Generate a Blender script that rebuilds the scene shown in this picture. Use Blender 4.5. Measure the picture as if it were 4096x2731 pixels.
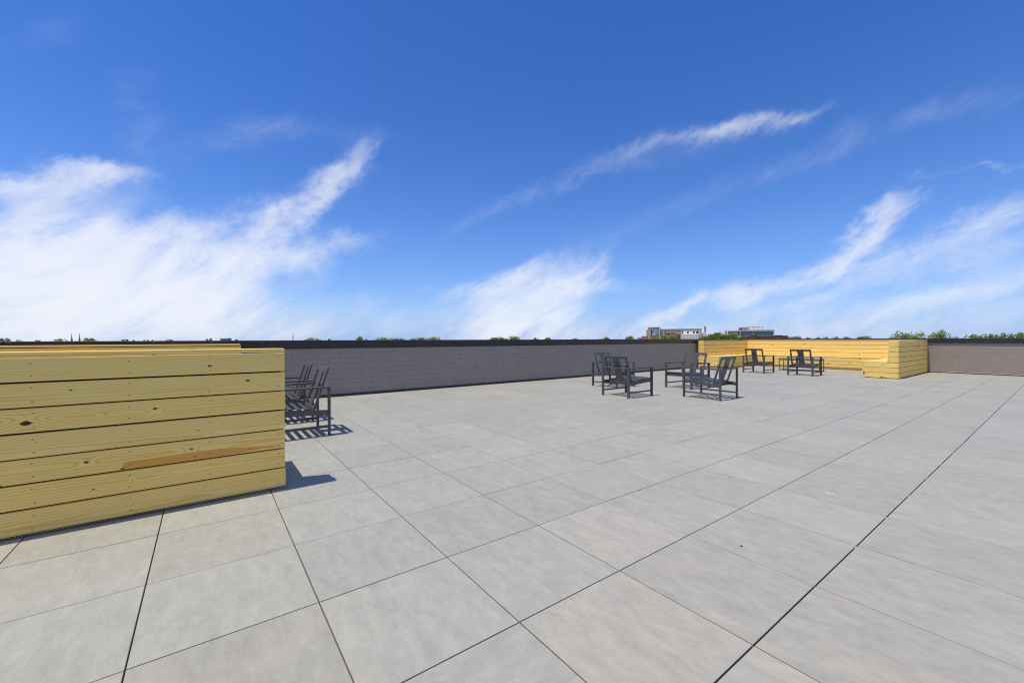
import bpy, bmesh, math, random
from mathutils import Matrix, Vector

for o in list(bpy.data.objects):
    bpy.data.objects.remove(o)
random.seed(7)
sc = bpy.context.scene
col = sc.collection
R = math.radians

# ------------------------------------------------------------------ camera
cam_data = bpy.data.cameras.new('camera')
cam_data.sensor_fit = 'HORIZONTAL'
cam_data.sensor_width = 36.0
cam_data.lens = 14.577
cam_data.clip_start = 0.05
cam_data.clip_end = 20000.0
cam = bpy.data.objects.new('camera', cam_data)
col.objects.link(cam)
EYE = Vector((1.2791, -0.9782, 1.0996))
_r = Vector((0.59463201, 0.80399277, -0.0028969))
_u = Vector((-0.00244488, 0.00541131, 0.99998237))
_f = Vector((-0.80399427, 0.59461445, -0.0051834))
cam.matrix_world = Matrix(((_r.x, _u.x, -_f.x, EYE.x), (_r.y, _u.y, -_f.y, EYE.y),
                           (_r.z, _u.z, -_f.z, EYE.z), (0, 0, 0, 1)))
sc.camera = cam

# ------------------------------------------------------------------ render look
sc.render.engine = 'CYCLES'
sc.cycles.use_denoising = True
sc.cycles.filter_width = 1.1
sc.cycles.max_bounces = 8
sc.cycles.diffuse_bounces = 4
sc.cycles.sample_clamp_indirect = 8.0
vs = sc.view_settings
vs.view_transform = 'Standard'
vs.look = 'None'
vs.gamma = 1.0
vs.use_curve_mapping = False
vs.exposure = 0.67

# ------------------------------------------------------------------ node helper
class S:
    """a shader value with operators; every operator adds one node"""
    def __init__(self, t, sock):
        self.t, self.s = t, sock
    def _m(self, op, *a, clamp=False):
        n = self.t.nodes.new('ShaderNodeMath'); n.operation = op; n.use_clamp = clamp
        for i, v in enumerate((self,) + a):
            if isinstance(v, S): self.t.links.new(v.s, n.inputs[i])
            else: n.inputs[i].default_value = float(v)
        return S(self.t, n.outputs[0])
    def __add__(self, o): return self._m('ADD', o)
    __radd__ = __add__
    def __mul__(self, o): return self._m('MULTIPLY', o)
    __rmul__ = __mul__
    def __sub__(self, o): return self._m('SUBTRACT', o)
    def __rsub__(self, o): return const(self.t, o)._m('SUBTRACT', self)
    def __truediv__(self, o): return self._m('DIVIDE', o)
    def pow(self, o): return self._m('POWER', o)
    def sqrt(self): return self._m('SQRT')
    def fract(self): return self._m('FRACT')
    def floor(self): return self._m('FLOOR')
    def abs(self): return self._m('ABSOLUTE')
    def clamp(self): return self._m('ADD', 0.0, clamp=True)
    def gauss(self): return const(self.t, 0.36788)._m('POWER', self)
    def step(self, lo, hi, a=0.0, b=1.0):
        n = self.t.nodes.new('ShaderNodeMapRange'); n.interpolation_type = 'SMOOTHSTEP'
        for i, v in enumerate((self, lo, hi, a, b)):
            if isinstance(v, S): self.t.links.new(v.s, n.inputs[i])
            else: n.inputs[i].default_value = float(v)
        return S(self.t, n.outputs[0])

def const(t, v):
    n = t.nodes.new('ShaderNodeValue'); n.outputs[0].default_value = float(v)
    return S(t, n.outputs[0])

def xyz(t, x, y, z):
    n = t.nodes.new('ShaderNodeCombineXYZ')
    for i, v in enumerate((x, y, z)):
        if isinstance(v, S): t.links.new(v.s, n.inputs[i])
        else: n.inputs[i].default_value = float(v)
    return n.outputs[0]

def split(t, vec):
    n = t.nodes.new('ShaderNodeSeparateXYZ'); t.links.new(vec, n.inputs[0])
    return [S(t, n.outputs[i]) for i in range(3)]

def noise(t, vec, scale=1.0, detail=3.0, rough=0.55, dist=0.0):
    n = t.nodes.new('ShaderNodeTexNoise'); t.links.new(vec, n.inputs['Vector'])
    n.inputs['Scale'].default_value = scale; n.inputs['Detail'].default_value = detail
    n.inputs['Roughness'].default_value = rough; n.inputs['Distortion'].default_value = dist
    return S(t, n.outputs['Fac'])

def white(t, vec):
    n = t.nodes.new('ShaderNodeTexWhiteNoise'); n.noise_dimensions = '3D'; t.links.new(vec, n.inputs['Vector'])
    return S(t, n.outputs['Value'])

def mix(t, fac, a, b):
    n = t.nodes.new('ShaderNodeMix'); n.data_type = 'RGBA'
    for i, v in ((0, fac), (6, a), (7, b)):
        if isinstance(v, S): t.links.new(v.s, n.inputs[i])
        elif hasattr(v, 'is_output'): t.links.new(v, n.inputs[i])
        elif i == 0: n.inputs[0].default_value = float(v)
        else: n.inputs[i].default_value = (*v, 1.0)
    return n.outputs[2]

# ------------------------------------------------------------------ sky and sun
SUN_DIR = Vector((-0.06, -0.35, 1.03)).normalized()      # towards the sun
sun_el = math.asin(SUN_DIR.z)
sun_az = math.atan2(SUN_DIR.x, SUN_DIR.y)
world = bpy.data.worlds.new('World')
sc.world = world
world.use_nodes = True
world.cycles.sampling_method = 'NONE'
wt = world.node_tree
wt.nodes.clear()
sky = wt.nodes.new('ShaderNodeTexSky')
sky.sky_type = 'NISHITA'
sky.sun_disc = False
sky.sun_elevation = sun_el
sky.sun_rotation = sun_az % (2 * math.pi)
sky.altitude = 0.0
sky.air_density = 1.0
sky.dust_density = 0.1
sky.ozone_density = 1.6
# cirrus: each entry is one soft streak of cloud: azimuth, elevation, tilt, half length, half width (degrees), density
CLOUDS = [
    (-103.7,6.065,20.61,4.532,4.355,0.918), (-98.26,7.065,2.98,5.519,4.005,0.936), (-91.56,7.09,-2.274,5.966,3.895,0.81), (-102.5,2.085,8.753,5.644,3.47,0.9),
    (-95.01,2.765,2.255,6.751,3.495,0.9), (-86.84,2.795,-1.945,6.323,3.045,0.63), (-99.52,10.19,13.18,5.326,1.645,0.576), (-92.84,10.8,-3.466,4.986,1.995,0.612),
    (-86.28,10.57,41.12,5.333,2.37,0.504), (-81.37,14.84,40.83,4.786,1.845,0.432), (-76.98,18.61,40.67,4.138,1.69,0.396), (-73.63,21.84,48.34,3.201,1.6,0.342),
    (-83.19,9.99,16.35,5.103,2.035,0.468), (-76.45,11.93,15.74,5.489,1.505,0.36), (-83.63,15.48,3.292,4.048,1.255,0.234), (-78.98,17.37,41.52,4.019,1.53,0.288),
    (-79.95,8.585,23.44,5.053,2.54,0.198), (-104,13.12,10.4,1.818,1.035,0.414), (-101.6,13.95,25.01,2.36,1.165,0.45), (-99.25,15.22,32.38,1.996,1.15,0.432),
    (-96.8,16.33,17.83,2.323,0.935,0.36), (-99.81,16.03,15.24,2.035,0.745,0.288), (-97.28,16.41,1.146,1.924,0.745,0.27), (-103.2,11.79,18.63,3.033,1.665,0.2088),
    (-98.22,13.69,22.42,5.139,1.56,0.1512), (-95.66,20.86,-52.01,2.836,2.235,0.0792), (-95.33,22.62,102.1,4.81,2.035,0.0756), (-85.93,22.57,24.64,5.916,1.615,0.1116),
    (-75.93,24.54,2.696,9.133,1.535,0.0936), (-89.72,20.66,47.11,4.025,1.66,0.0684), (-102,25.95,35.33,4.506,1.85,0.0684), (-56.86,1.91,16.13,6.075,3.285,0.774),
    (-50.27,4.125,21.42,5.356,3.27,0.828), (-45.5,6.73,38.94,3.833,2.46,0.702), (-42.42,9.265,40.26,2.791,1.55,0.468), (-58.33,6.815,15.4,5.104,1.565,0.414),
    (-51.16,8.565,12.24,5.879,1.53,0.414), (-52.05,9.455,20.86,4.744,1.235,0.162), (-47.55,11,15.08,2.371,0.93,0.1152), (-49.09,0.53,7.9,6.632,2.975,0.648),
    (-40.04,6.74,-4.03,5.305,0.915,0.198), (-66.25,6.73,2.337,2.465,0.435,0.144), (-74.85,5.02,1.762,7.438,1.21,0.072), (-77.64,2.075,2.24,7.849,2.39,0.198),
    (-68.19,2.015,-3.602,6.467,2.435,0.18), (-59.48,15.51,23.1,6.992,1.35,0.09), (-50.53,19.19,21.65,7.008,1.485,0.1224), (-42.02,22.05,15.07,6.115,1.465,0.144),
    (-34.77,23.56,7.42,4.809,1.285,0.1584), (-28.12,23.94,-0.7527,4.991,1.11,0.1656), (-22.49,23.82,-1.822,3.292,0.995,0.162), (-18.67,24.05,10.35,2.455,0.74,0.1152),
    (-31.66,23.92,4.16,5.827,0.675,0.1116), (-24.77,23.98,-5.064,3.964,0.63,0.144), (-20.12,23.89,5.016,2.732,0.55,0.1368), (-31.9,22.15,5.033,10.31,1.545,0.0648),
    (-37.79,14.59,15.78,12.26,1.855,0.0792), (-22.9,18.48,13.2,9.799,1.885,0.09), (-12.54,20.52,7.529,5.613,1.585,0.1008), (-5.125,20.84,-2.882,5.363,1.195,0.1188),
    (-25.66,5.12,11.43,2.987,1.26,0.63), (-21.62,6.03,13.76,3.403,1.24,0.612), (-17.48,7.165,17.11,3.158,1.205,0.558), (-14.43,8.48,33.2,2.155,1.305,0.576),
    (-12.5,10.26,51.54,2.281,1.41,0.558), (-10.84,12.27,49.25,2.048,1.2,0.468), (-9.56,13.68,44.69,1.124,0.75,0.27), (-13.09,7.785,9.003,3.607,0.87,0.432),
    (-8.56,9.07,23.2,3.385,0.925,0.36), (-3.945,11.09,23.91,4.103,1.205,0.324), (-4.8,9.565,8.498,5.149,1.67,0.252), (-36.11,2.035,21.38,3.869,0.895,0.432),
    (-31.84,3.92,26.88,3.043,0.92,0.45), (-29.31,5.565,45.8,1.581,0.685,0.36), (-26.77,1.71,11.6,7.061,1.44,0.306), (-18.03,4.05,18.91,6.073,1.22,0.288),
    (-10.97,6.39,17.6,4.752,1.145,0.234), (-4.65,7.64,4.778,4.762,1.18,0.252), (-17.32,1.225,16.16,7.095,1.585,0.36), (-9.55,3.56,17.54,4.77,1.16,0.396),
    (-3.93,5.135,13.28,3.854,1.11,0.396), (-6.19,1.725,16.71,7.218,1.435,0.306), (-7.065,15.61,-6.406,2.07,0.4,0.1368), (-4,15.13,-10.87,2.394,0.41,0.1692),
    (-34.9,0.33,-1.808,7.827,1.665,0.216), (-15.46,0.09,-0.2854,19.5,1.27,0.234), (-95.29,0.29,0.054,14.92,1.62,0.27),
]
tc = wt.nodes.new('ShaderNodeTexCoord')
dx, dy, dz = split(wt, tc.outputs['Generated'])
az = dx._m('ARCTAN2', dy) * (180 / math.pi)
el = dz._m('ARCSINE') * (180 / math.pi)
pv = xyz(wt, az, el, 0.0)
# wind-drawn filaments run up to the right
u = az * 0.85 + el * 0.53
v = el * 0.85 - az * 0.53
w1 = noise(wt, xyz(wt, u * 0.05, v * 0.07, 0.3), 1.0, 2.0)
w2 = noise(wt, xyz(wt, u * 0.05, v * 0.07, 7.3), 1.0, 2.0)
uu = u + (w1 - 0.5) * 14.0
vv = v + (w2 - 0.5) * 9.0
fil = noise(wt, xyz(wt, uu * 0.14, vv * 0.46, 1.7), 1.0, 9.0, 0.66)
bil = noise(wt, xyz(wt, uu * 0.16, vv * 0.24, 4.1), 1.0, 7.0, 0.62)
# the streak field is looked up through a warped direction so no outline stays smooth
wa = az + (noise(wt, xyz(wt, u * 0.14, v * 0.20, 11.0), 1.0, 7.0, 0.66) - 0.5) * 8.0
we = el + (noise(wt, xyz(wt, u * 0.14, v * 0.20, 23.0), 1.0, 7.0, 0.66) - 0.5) * 5.0
wp = xyz(wt, wa, we, 0.0)
acc = None
for ci, (ca, ce, th, la, lb, dens) in enumerate(CLOUDS):
    if ci and ci % 10 == 0:          # batches keep the shader's working memory small
        wp = xyz(wt, wa, we, acc * 1e-6)
    mp = wt.nodes.new('ShaderNodeMapping'); mp.vector_type = 'TEXTURE'
    mp.inputs['Location'].default_value = (ca, ce, 0)
    mp.inputs['Rotation'].default_value = (0, 0, R(th))
    mp.inputs['Scale'].default_value = (la, lb, 1)
    wt.links.new(wp, mp.inputs['Vector'])
    dt = wt.nodes.new('ShaderNodeVectorMath'); dt.operation = 'DOT_PRODUCT'
    wt.links.new(mp.outputs[0], dt.inputs[0]); wt.links.new(mp.outputs[0], dt.inputs[1])
    g = S(wt, dt.outputs['Value']).gauss()
    acc = g * dens if acc is None else g._m('MULTIPLY_ADD', dens, acc)
# unseen cirrus round the rest of the sky, coverage raised for whiter fill light
away = az.step(-132.0, -108.0, 1.0, 0.0) + az.step(4.0, 26.0)
gen = noise(wt, xyz(wt, u * 0.022, v * 0.05, 40.0), 1.0, 4.0).step(0.36, 0.62) * el.step(2.0, 60.0, 1.0, 0.3)
field = acc + gen * away
dens = field * ((fil - 0.5) * 2.2 + (bil - 0.5) * 2.1 + 0.88) - 0.02
dpos = dens._m('MAXIMUM', 0.0)
soft = dpos * dpos / (dpos + 0.16)
alpha = (1.0 - (soft * 1.65).gauss()) * 0.96
gm = wt.nodes.new('ShaderNodeGamma'); gm.inputs['Gamma'].default_value = 1.0
wt.links.new(sky.outputs[0], gm.inputs[0])
hs = wt.nodes.new('ShaderNodeHueSaturation')
hs.inputs['Saturation'].default_value = 1.28
wt.links.new(gm.outputs[0], hs.inputs['Color'])
# pale blue air towards the horizon
tint = wt.nodes.new('ShaderNodeVectorMath'); tint.operation = 'MULTIPLY'
tint.inputs[1].default_value = (0.475, 0.565, 0.835)
wt.links.new(hs.outputs[0], tint.inputs[0])
air = mix(wt, (el._m('ABSOLUTE') * (1 / 8.0)).gauss() * 0.8, tint.outputs[0], (1.45, 2.55, 5.0))
skyc = mix(wt, alpha, air, (4.9, 5.0, 5.35))
bg = wt.nodes.new('ShaderNodeBackground')
bg.inputs['Strength'].default_value = 0.115
wt.links.new(skyc, bg.inputs['Color'])
wo = wt.nodes.new('ShaderNodeOutputWorld')
wt.links.new(bg.outputs[0], wo.inputs[0])

sun_data = bpy.data.lights.new('sun', 'SUN')
sun_data.energy = 2.7
sun_data.angle = R(0.53)
sun_data.color = (1.0, 0.93, 0.83)
sun = bpy.data.objects.new('sun', sun_data)
col.objects.link(sun)
sun.rotation_euler = SUN_DIR.to_track_quat('Z', 'Y').to_euler()
sun.location = (0, 0, 60)

# ------------------------------------------------------------------ object helpers
def tag(o, label=None, cat=None, group=None, kind=None):
    if label: o['label'] = label
    if cat: o['category'] = cat
    if group: o['group'] = group
    if kind: o['kind'] = kind
    return o

def link(name, data, parent=None, loc=(0, 0, 0), rot=(0, 0, 0)):
    o = bpy.data.objects.new(name, data)
    col.objects.link(o)
    o.parent = parent
    o.location = loc
    o.rotation_euler = rot
    return o

def empty(name, loc=(0, 0, 0), rz=0.0):
    o = link(name, None, None, loc, (0, 0, rz))
    o.empty_display_size = 0.2
    return o

_cache = {}
def box_mesh(sx, sy, sz, mat, bev=0.0, seg=1):
    key = (round(sx, 4), round(sy, 4), round(sz, 4), mat.name, bev, seg)
    if key in _cache: return _cache[key]
    bm = bmesh.new()
    bmesh.ops.create_cube(bm, size=1.0)
    bmesh.ops.scale(bm, vec=(sx, sy, sz), verts=bm.verts)
    if bev:
        bmesh.ops.bevel(bm, geom=list(bm.edges), offset=bev, segments=seg, profile=0.5, affect='EDGES')
    me = bpy.data.meshes.new('box'); bm.to_mesh(me); bm.free()
    me.materials.append(mat)
    _cache[key] = me
    return me

def box(name, parent, x0, x1, y0, y1, z0, z1, mat, bev=0.0, seg=1):
    me = box_mesh(abs(x1 - x0), abs(y1 - y0), abs(z1 - z0), mat, bev, seg)
    return link(name, me, parent, ((x0 + x1) / 2, (y0 + y1) / 2, (z0 + z1) / 2))

def mesh_from(name, verts, faces, mat, smooth=False):
    me = bpy.data.meshes.new(name)
    me.from_pydata(verts, [], faces)
    me.materials.append(mat)
    if smooth:
        for p in me.polygons: p.use_smooth = True
    me.update()
    return me

def many_boxes(name, parent, boxes, mat, kind='stuff'):
    """small or far repeats joined into one part"""
    vs_, fs = [], []
    for (x0, x1, y0, y1, z0, z1) in boxes:
        b = len(vs_)
        vs_ += [(x, y, z) for z in (z0, z1) for y in (y0, y1) for x in (x0, x1)]
        fs += [tuple(b + i for i in f) for f in ((0, 2, 3, 1), (4, 5, 7, 6), (0, 1, 5, 4), (2, 6, 7, 3), (0, 4, 6, 2), (1, 3, 7, 5))]
    o = link(name, mesh_from(name, vs_, fs, mat), parent)
    if kind: o['kind'] = kind
    return o

def discs(name, parent, pts, r, h, mat):
    """screw heads: (position, outward axis)"""
    vs_, fs = [], []
    for (p, ax) in pts:
        ax = Vector(ax).normalized()
        a = ax.orthogonal().normalized(); b_ = ax.cross(a)
        n0 = len(vs_)
        for rr, hh in ((r, 0.0), (r * 0.8, h)):
            for k in range(7):
                t = 2 * math.pi * k / 7
                q = Vector(p) + (a * math.cos(t) + b_ * math.sin(t)) * rr + ax * hh
                vs_.append(tuple(q))
        for k in range(7):
            k2 = (k + 1) % 7
            fs.append((n0 + k, n0 + k2, n0 + 7 + k2, n0 + 7 + k))
        fs.append(tuple(n0 + 7 + k for k in range(7)))
    o = link(name, mesh_from(name, vs_, fs, mat), parent)
    o['kind'] = 'stuff'
    return o

# ------------------------------------------------------------------ materials
def new_mat(name):
    m = bpy.data.materials.new(name); m.use_nodes = True
    t = m.node_tree; t.nodes.clear()
    out = t.nodes.new('ShaderNodeOutputMaterial')
    b = t.nodes.new('ShaderNodeBsdfPrincipled')
    t.links.new(b.outputs[0], out.inputs[0])
    return m, t, b

def set_in(t, b, name, val):
    i = b.inputs[name]
    if isinstance(val, S): t.links.new(val.s, i)
    elif hasattr(val, 'is_output'): t.links.new(val, i)
    elif isinstance(val, (tuple, list)): i.default_value = (*val, 1.0)
    else: i.default_value = val

def bump(t, b, h, strength=0.3, dist=0.002):
    n = t.nodes.new('ShaderNodeBump'); n.inputs['Strength'].default_value = strength
    n.inputs['Distance'].default_value = dist
    t.links.new(h.s, n.inputs['Height']); t.links.new(n.outputs[0], b.inputs['Normal'])

def obj_co(t):
    return t.nodes.new('ShaderNodeTexCoord').outputs['Object']

def obj_rand(t):
    return S(t, t.nodes.new('ShaderNodeObjectInfo').outputs['Random'])

def world_pos(t):
    return t.nodes.new('ShaderNodeNewGeometry').outputs['Position']

def plain(name, c, rough=0.6, var=0.12, scale=6.0, metal=0.0, spec=0.5):
    m, t, b = new_mat(name)
    n = noise(t, world_pos(t), scale, 4.0)
    d = tuple(x * (1 - var) for x in c); l = tuple(min(1, x * (1 + var)) for x in c)
    set_in(t, b, 'Base Color', mix(t, n.step(0.3, 0.7), d, l))
    set_in(t, b, 'Roughness', rough); set_in(t, b, 'Metallic', metal)
    set_in(t, b, 'Specular IOR Level', spec)
    return m

T = 0.6      # paver pitch
def tile_material():
    m, t, b = new_mat('porcelain_paver')
    px, py, pz = split(t, world_pos(t))
    cx, cy = (px / T).floor(), (py / T).floor()
    r1 = white(t, xyz(t, cx, cy, 1.0)); r2 = white(t, xyz(t, cx, cy, 2.0)); r3 = white(t, xyz(t, cx, cy, 3.0))
    # the printed stone grain lies mostly one way, in some pavers turned across
    turn = r3._m('GREATER_THAN', 0.86)
    a = px + (py - px) * turn
    c = py + (px - py) * turn
    off = r1 * 31.0
    grain = noise(t, xyz(t, a * 8.0 + off, c * 17.0, off), 1.0, 9.0, 0.78, 0.35)
    cloud = noise(t, xyz(t, a * 4.0 + off, c * 6.5, off + 5.0), 1.0, 7.0, 0.68, 0.3)
    vein = noise(t, xyz(t, a * 9.0 + off, c * 24.0, off + 9.0), 1.0, 8.0, 0.75, 1.2)
    scuff = noise(t, xyz(t, px * 1.1, py * 1.1, 3.0), 1.0, 6.0, 0.65)
    wet = noise(t, xyz(t, px * 0.45, py * 0.45, 8.0), 1.0, 5.0, 0.6)
    speck = noise(t, xyz(t, px * 150.0, py * 150.0, 0.0), 1.0, 3.0, 0.6)
    tone = ((grain - 0.5) * 0.72 + (cloud - 0.5) * 0.26 + (r1 - 0.5) * 0.10 + (scuff - 0.5) * 0.10 - wet.step(0.55, 0.68, 0.0, 0.035) + (speck - 0.5) * 0.16 + vein.step(0.58, 0.68, 0.0, 0.10) - vein.step(0.31, 0.42, 0.09, 0.0))
    lite = mix(t, r2 * 0.55 + (cloud - 0.5) * 0.8, (0.334, 0.330, 0.274), (0.360, 0.328, 0.264))
    mul = t.nodes.new('ShaderNodeVectorMath'); mul.operation = 'SCALE'
    t.links.new(lite, mul.inputs[0]); t.links.new((tone + 1.0).s, mul.inputs['Scale'])
    set_in(t, b, 'Base Color', mul.outputs[0])
    set_in(t, b, 'Roughness', (cloud * 0.2 + 0.52))
    set_in(t, b, 'Specular IOR Level', 0.35)
    bump(t, b, grain * 0.6 + vein * 0.4, 0.25, 0.0015)
    return m

def wood_material(name, knots=None, seed=None, pith=None, stain=None, warm=0.0):
    """treated pine: growth rings cut by the plank; x along, y through, z across the plank"""
    m, t, b = new_mat(name)
    x, y, z = split(t, obj_co(t))
    rnd = obj_rand(t) if seed is None else const(t, seed)
    so = rnd * 57.0
    xs = x + so
    wob = noise(t, xyz(t, xs * 0.9, y * 3.0, z * 5.0 + so), 1.0, 3.0, 0.5)
    wob2 = noise(t, xyz(t, xs * 0.45, so, z * 0.8), 1.0, 2.0, 0.5)
    if pith is None:
        zc = (rnd * 7.3).fract() * 0.16 - 0.08
        dc = (rnd * 13.1).fract() * 0.05 + 0.012
    else:
        zc, dc = const(t, pith[0]), const(t, pith[1])
    zz = z - zc + (wob - 0.5) * 0.026
    yy = y + dc + (wob2 - 0.5) * 0.11
    r = (zz * zz + yy * yy).sqrt()
    fine = noise(t, xyz(t, x * 90.0, y * 40.0, z * 140.0), 1.0, 3.0)
    dark = None
    if knots:
        for (kx, kz, kr, kd) in knots:
            du = (x - kx) / (kr * 3.2); dv = (z - kz) / (kr * 1.9)
            r = r + (du * du + dv * dv).gauss() * (kr * 1.3)
            # core: an oval with a drawn-out tail
            ku = (x - kx) / (kr * 0.95); kv = (z - kz) / (kr * 0.78)
            core = (ku * ku + kv * kv).gauss()
            tu = (x - kx - kr * 0.5) / (kr * 1.8); tv = (z - kz) / (kr * 0.22)
            tail = (tu * tu + tv * tv).gauss() * 0.38
            k1 = (core + tail + (fine - 0.5) * 0.35).step(0.48, 0.82) * kd
            dark = k1 if dark is None else dark._m('MAXIMUM', k1)
    else:
        vo = t.nodes.new('ShaderNodeTexVoronoi'); vo.voronoi_dimensions = '2D'
        t.links.new(xyz(t, xs * 1.5, z * 4.0 + so, 0.0), vo.inputs['Vector']); vo.inputs['Scale'].default_value = 1.0
        d = S(t, vo.outputs['Distance'])
        vc = split(t, vo.outputs['Color'])[0]
        keep = vc.step(0.45, 0.5)
        r = r + (d * 4.5).pow(2.0).gauss() * keep * 0.02
        dark = d.step(0.035, 0.065, 0.9, 0.0) * keep
    dens = noise(t, xyz(t, xs * 0.2, z * 2.0, so), 1.0, 1.0) * 0.5 + 0.8
    ring = (r * dens * 72.0 + (wob - 0.5) * 0.4).fract()
    late = ring.step(0.35, 0.86) * ring.step(0.88, 1.0, 1.0, 0.0)
    fibre = noise(t, xyz(t, xs * 5.0, y * 160.0, z * 260.0), 1.0, 2.0)
    patch = noise(t, xyz(t, xs * 1.3, y * 2.0, z * 9.0), 1.0, 3.0)
    early = mix(t, patch.step(0.3, 0.7), (0.94, 0.655, 0.185), (0.95, 0.70, 0.255))
    lateC = mix(t, patch.step(0.35, 0.65), (0.68, 0.415, 0.075), (0.75, 0.45, 0.10))
    cc = mix(t, late * 0.92, early, lateC)
    # hue differs from board to board: some greener from the treatment, some amber
    cc = mix(t, ((rnd * 29.7).fract() * 0.42), cc, (0.80, 0.64, 0.18))
    cc = mix(t, ((rnd * 17.3).fract() * 0.30), cc, (0.80, 0.50, 0.15))
    cc = mix(t, (fibre - 0.35).clamp() * 0.35, cc, (0.50, 0.36, 0.13))
    if warm: cc = mix(t, (patch - 0.3).clamp() * 2.0 * abs(warm), cc, (0.86, 0.52, 0.12) if warm > 0 else (0.70, 0.60, 0.22))
    chk = noise(t, xyz(t, xs * 2.2, y * 5.0, z * 210.0 + so), 1.0, 2.0).step(0.70, 0.76) * noise(t, xyz(t, xs * 1.7, so, z * 22.0), 1.0, 2.0).step(0.58, 0.66)
    cc = mix(t, chk * 0.75, cc, (0.16, 0.10, 0.045))
    smut = noise(t, xyz(t, xs * 3.0, y * 3.0, z * 14.0 + 3.0), 1.0, 4.0).step(0.60, 0.78)
    cc = mix(t, smut * 0.28, cc, (0.45, 0.38, 0.19))
    if stain:
        (s0, z0, s1, z1, hw) = stain
        f = (x - s0) / (s1 - s0)
        mid = f * (z1 - z0) + z0 + f * (1.0 - f) * 0.035
        ww = f.step(-0.01, 0.035) * f.step(0.55, 1.0, 1.0, 0.15) * hw
        e = ((z - mid) + (noise(t, xyz(t, x * 9.0, 0.0, z * 25.0), 1.0, 3.0) - 0.5) * 0.012).abs() / (ww + 0.0008)
        inn = e.step(0.85, 1.05, 0.80, 0.0) * f.step(0.0, 0.02) * f.step(0.97, 1.0, 1.0, 0.0)
        cc = mix(t, inn, cc, (0.66, 0.28, 0.035))
    halo = dark * 0.0 + dark
    cc = mix(t, halo, cc, (0.045, 0.024, 0.009))
    set_in(t, b, 'Base Color', cc)
    set_in(t, b, 'Roughness', (fibre * 0.15 + 0.58))
    set_in(t, b, 'Specular IOR Level', 0.28)
    bump(t, b, late * 0.6 + fibre * 0.4 - dark * 2.0, 0.35, 0.0012)
    return m

def block_material(name, c):
    """masonry under one coat of grey paint"""
    m, t, b = new_mat(name)
    p = world_pos(t)
    n1 = noise(t, p, 2.2, 4.0)
    n2 = noise(t, p, 90.0, 3.0, 0.6)
    pit = noise(t, p, 34.0, 2.0, 0.5)
    rnd = obj_rand(t)
    tone = (n1 - 0.5) * 0.16 + (n2 - 0.5) * 0.10 + (rnd - 0.5) * 0.035 + 1.0
    holes = pit.step(0.16, 0.22, 0.55, 1.0)
    mul = t.nodes.new('ShaderNodeVectorMath'); mul.operation = 'SCALE'
    mul.inputs[0].default_value = c
    t.links.new((tone * holes).s, mul.inputs['Scale'])
    set_in(t, b, 'Base Color', mul.outputs[0])
    set_in(t, b, 'Roughness', 0.62)
    set_in(t, b, 'Specular IOR Level', 0.35)
    bump(t, b, n2 * 0.5 + pit, 0.35, 0.003)
    return m

def leaf_material(name, a, c):
    m, t, b = new_mat(name)
    n = noise(t, world_pos(t), 0.9, 3.0)
    n2 = noise(t, world_pos(t), 6.0, 2.0)
    set_in(t, b, 'Base Color', mix(t, (n * 0.6 + n2 * 0.5).step(0.35, 0.75), a, c))
    set_in(t, b, 'Roughness', 0.6); set_in(t, b, 'Specular IOR Level', 0.25)
    tr = t.nodes.new('ShaderNodeBsdfTranslucent'); tr.inputs[0].default_value = (*c, 1)
    mx = t.nodes.new('ShaderNodeMixShader'); mx.inputs[0].default_value = 0.3
    out = [n_ for n_ in t.nodes if n_.type == 'OUTPUT_MATERIAL'][0]
    t.links.new(b.outputs[0], mx.inputs[1]); t.links.new(tr.outputs[0], mx.inputs[2]); t.links.new(mx.outputs[0], out.inputs[0])
    return m

def glass_material(name, c, rough=0.12):
    m, t, b = new_mat(name)
    n = noise(t, world_pos(t), 0.5, 3.0)
    set_in(t, b, 'Base Color', mix(t, n, tuple(x * 0.75 for x in c), tuple(x * 1.25 for x in c)))
    set_in(t, b, 'Roughness', rough); set_in(t, b, 'Specular IOR Level', 0.9)
    return m

M = {}
M['tile'] = tile_material()
M['wood'] = wood_material('treated_pine')
M['endgrain'] = plain('pine_end_grain', (0.62, 0.40, 0.14), 0.7, 0.25, 60.0)
M['under'] = plain('roof_membrane', (0.012, 0.012, 0.014), 0.9, 0.3, 8.0)
M['paint_l'] = block_material('grey_painted_block', (0.285, 0.254, 0.228))
M['paint_r'] = block_material('taupe_painted_brick', (0.295, 0.238, 0.205))
M['coping'] = plain('black_coping_metal', (0.018, 0.018, 0.022), 0.42, 0.2, 3.0)
M['flash'] = plain('dark_flashing', (0.03, 0.031, 0.038), 0.35, 0.2, 5.0)
M['alu'] = plain('mill_aluminium', (0.45, 0.45, 0.47), 0.28, 0.1, 9.0, metal=0.9)
M['steel'] = plain('screw_steel', (0.22, 0.22, 0.24), 0.4, 0.2, 40.0, metal=0.6)
M['chair'] = plain('charcoal_powder_coat', (0.076, 0.075, 0.079), 0.34, 0.10, 14.0, spec=0.45)
M['tabletop'] = plain('grey_composite_top', (0.20, 0.185, 0.165), 0.6, 0.2, 16.0)
M['black'] = plain('black_steel', (0.014, 0.014, 0.016), 0.4, 0.2, 10.0)
M['amber'] = plain('amber_spacer', (0.62, 0.34, 0.07), 0.5, 0.15, 30.0)
M['chalk'] = plain('white_dried_spot', (0.50, 0.49, 0.46), 0.9, 0.15, 60.0)
M['grit'] = plain('dark_grit', (0.03, 0.032, 0.02), 0.9, 0.3, 90.0)

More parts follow.
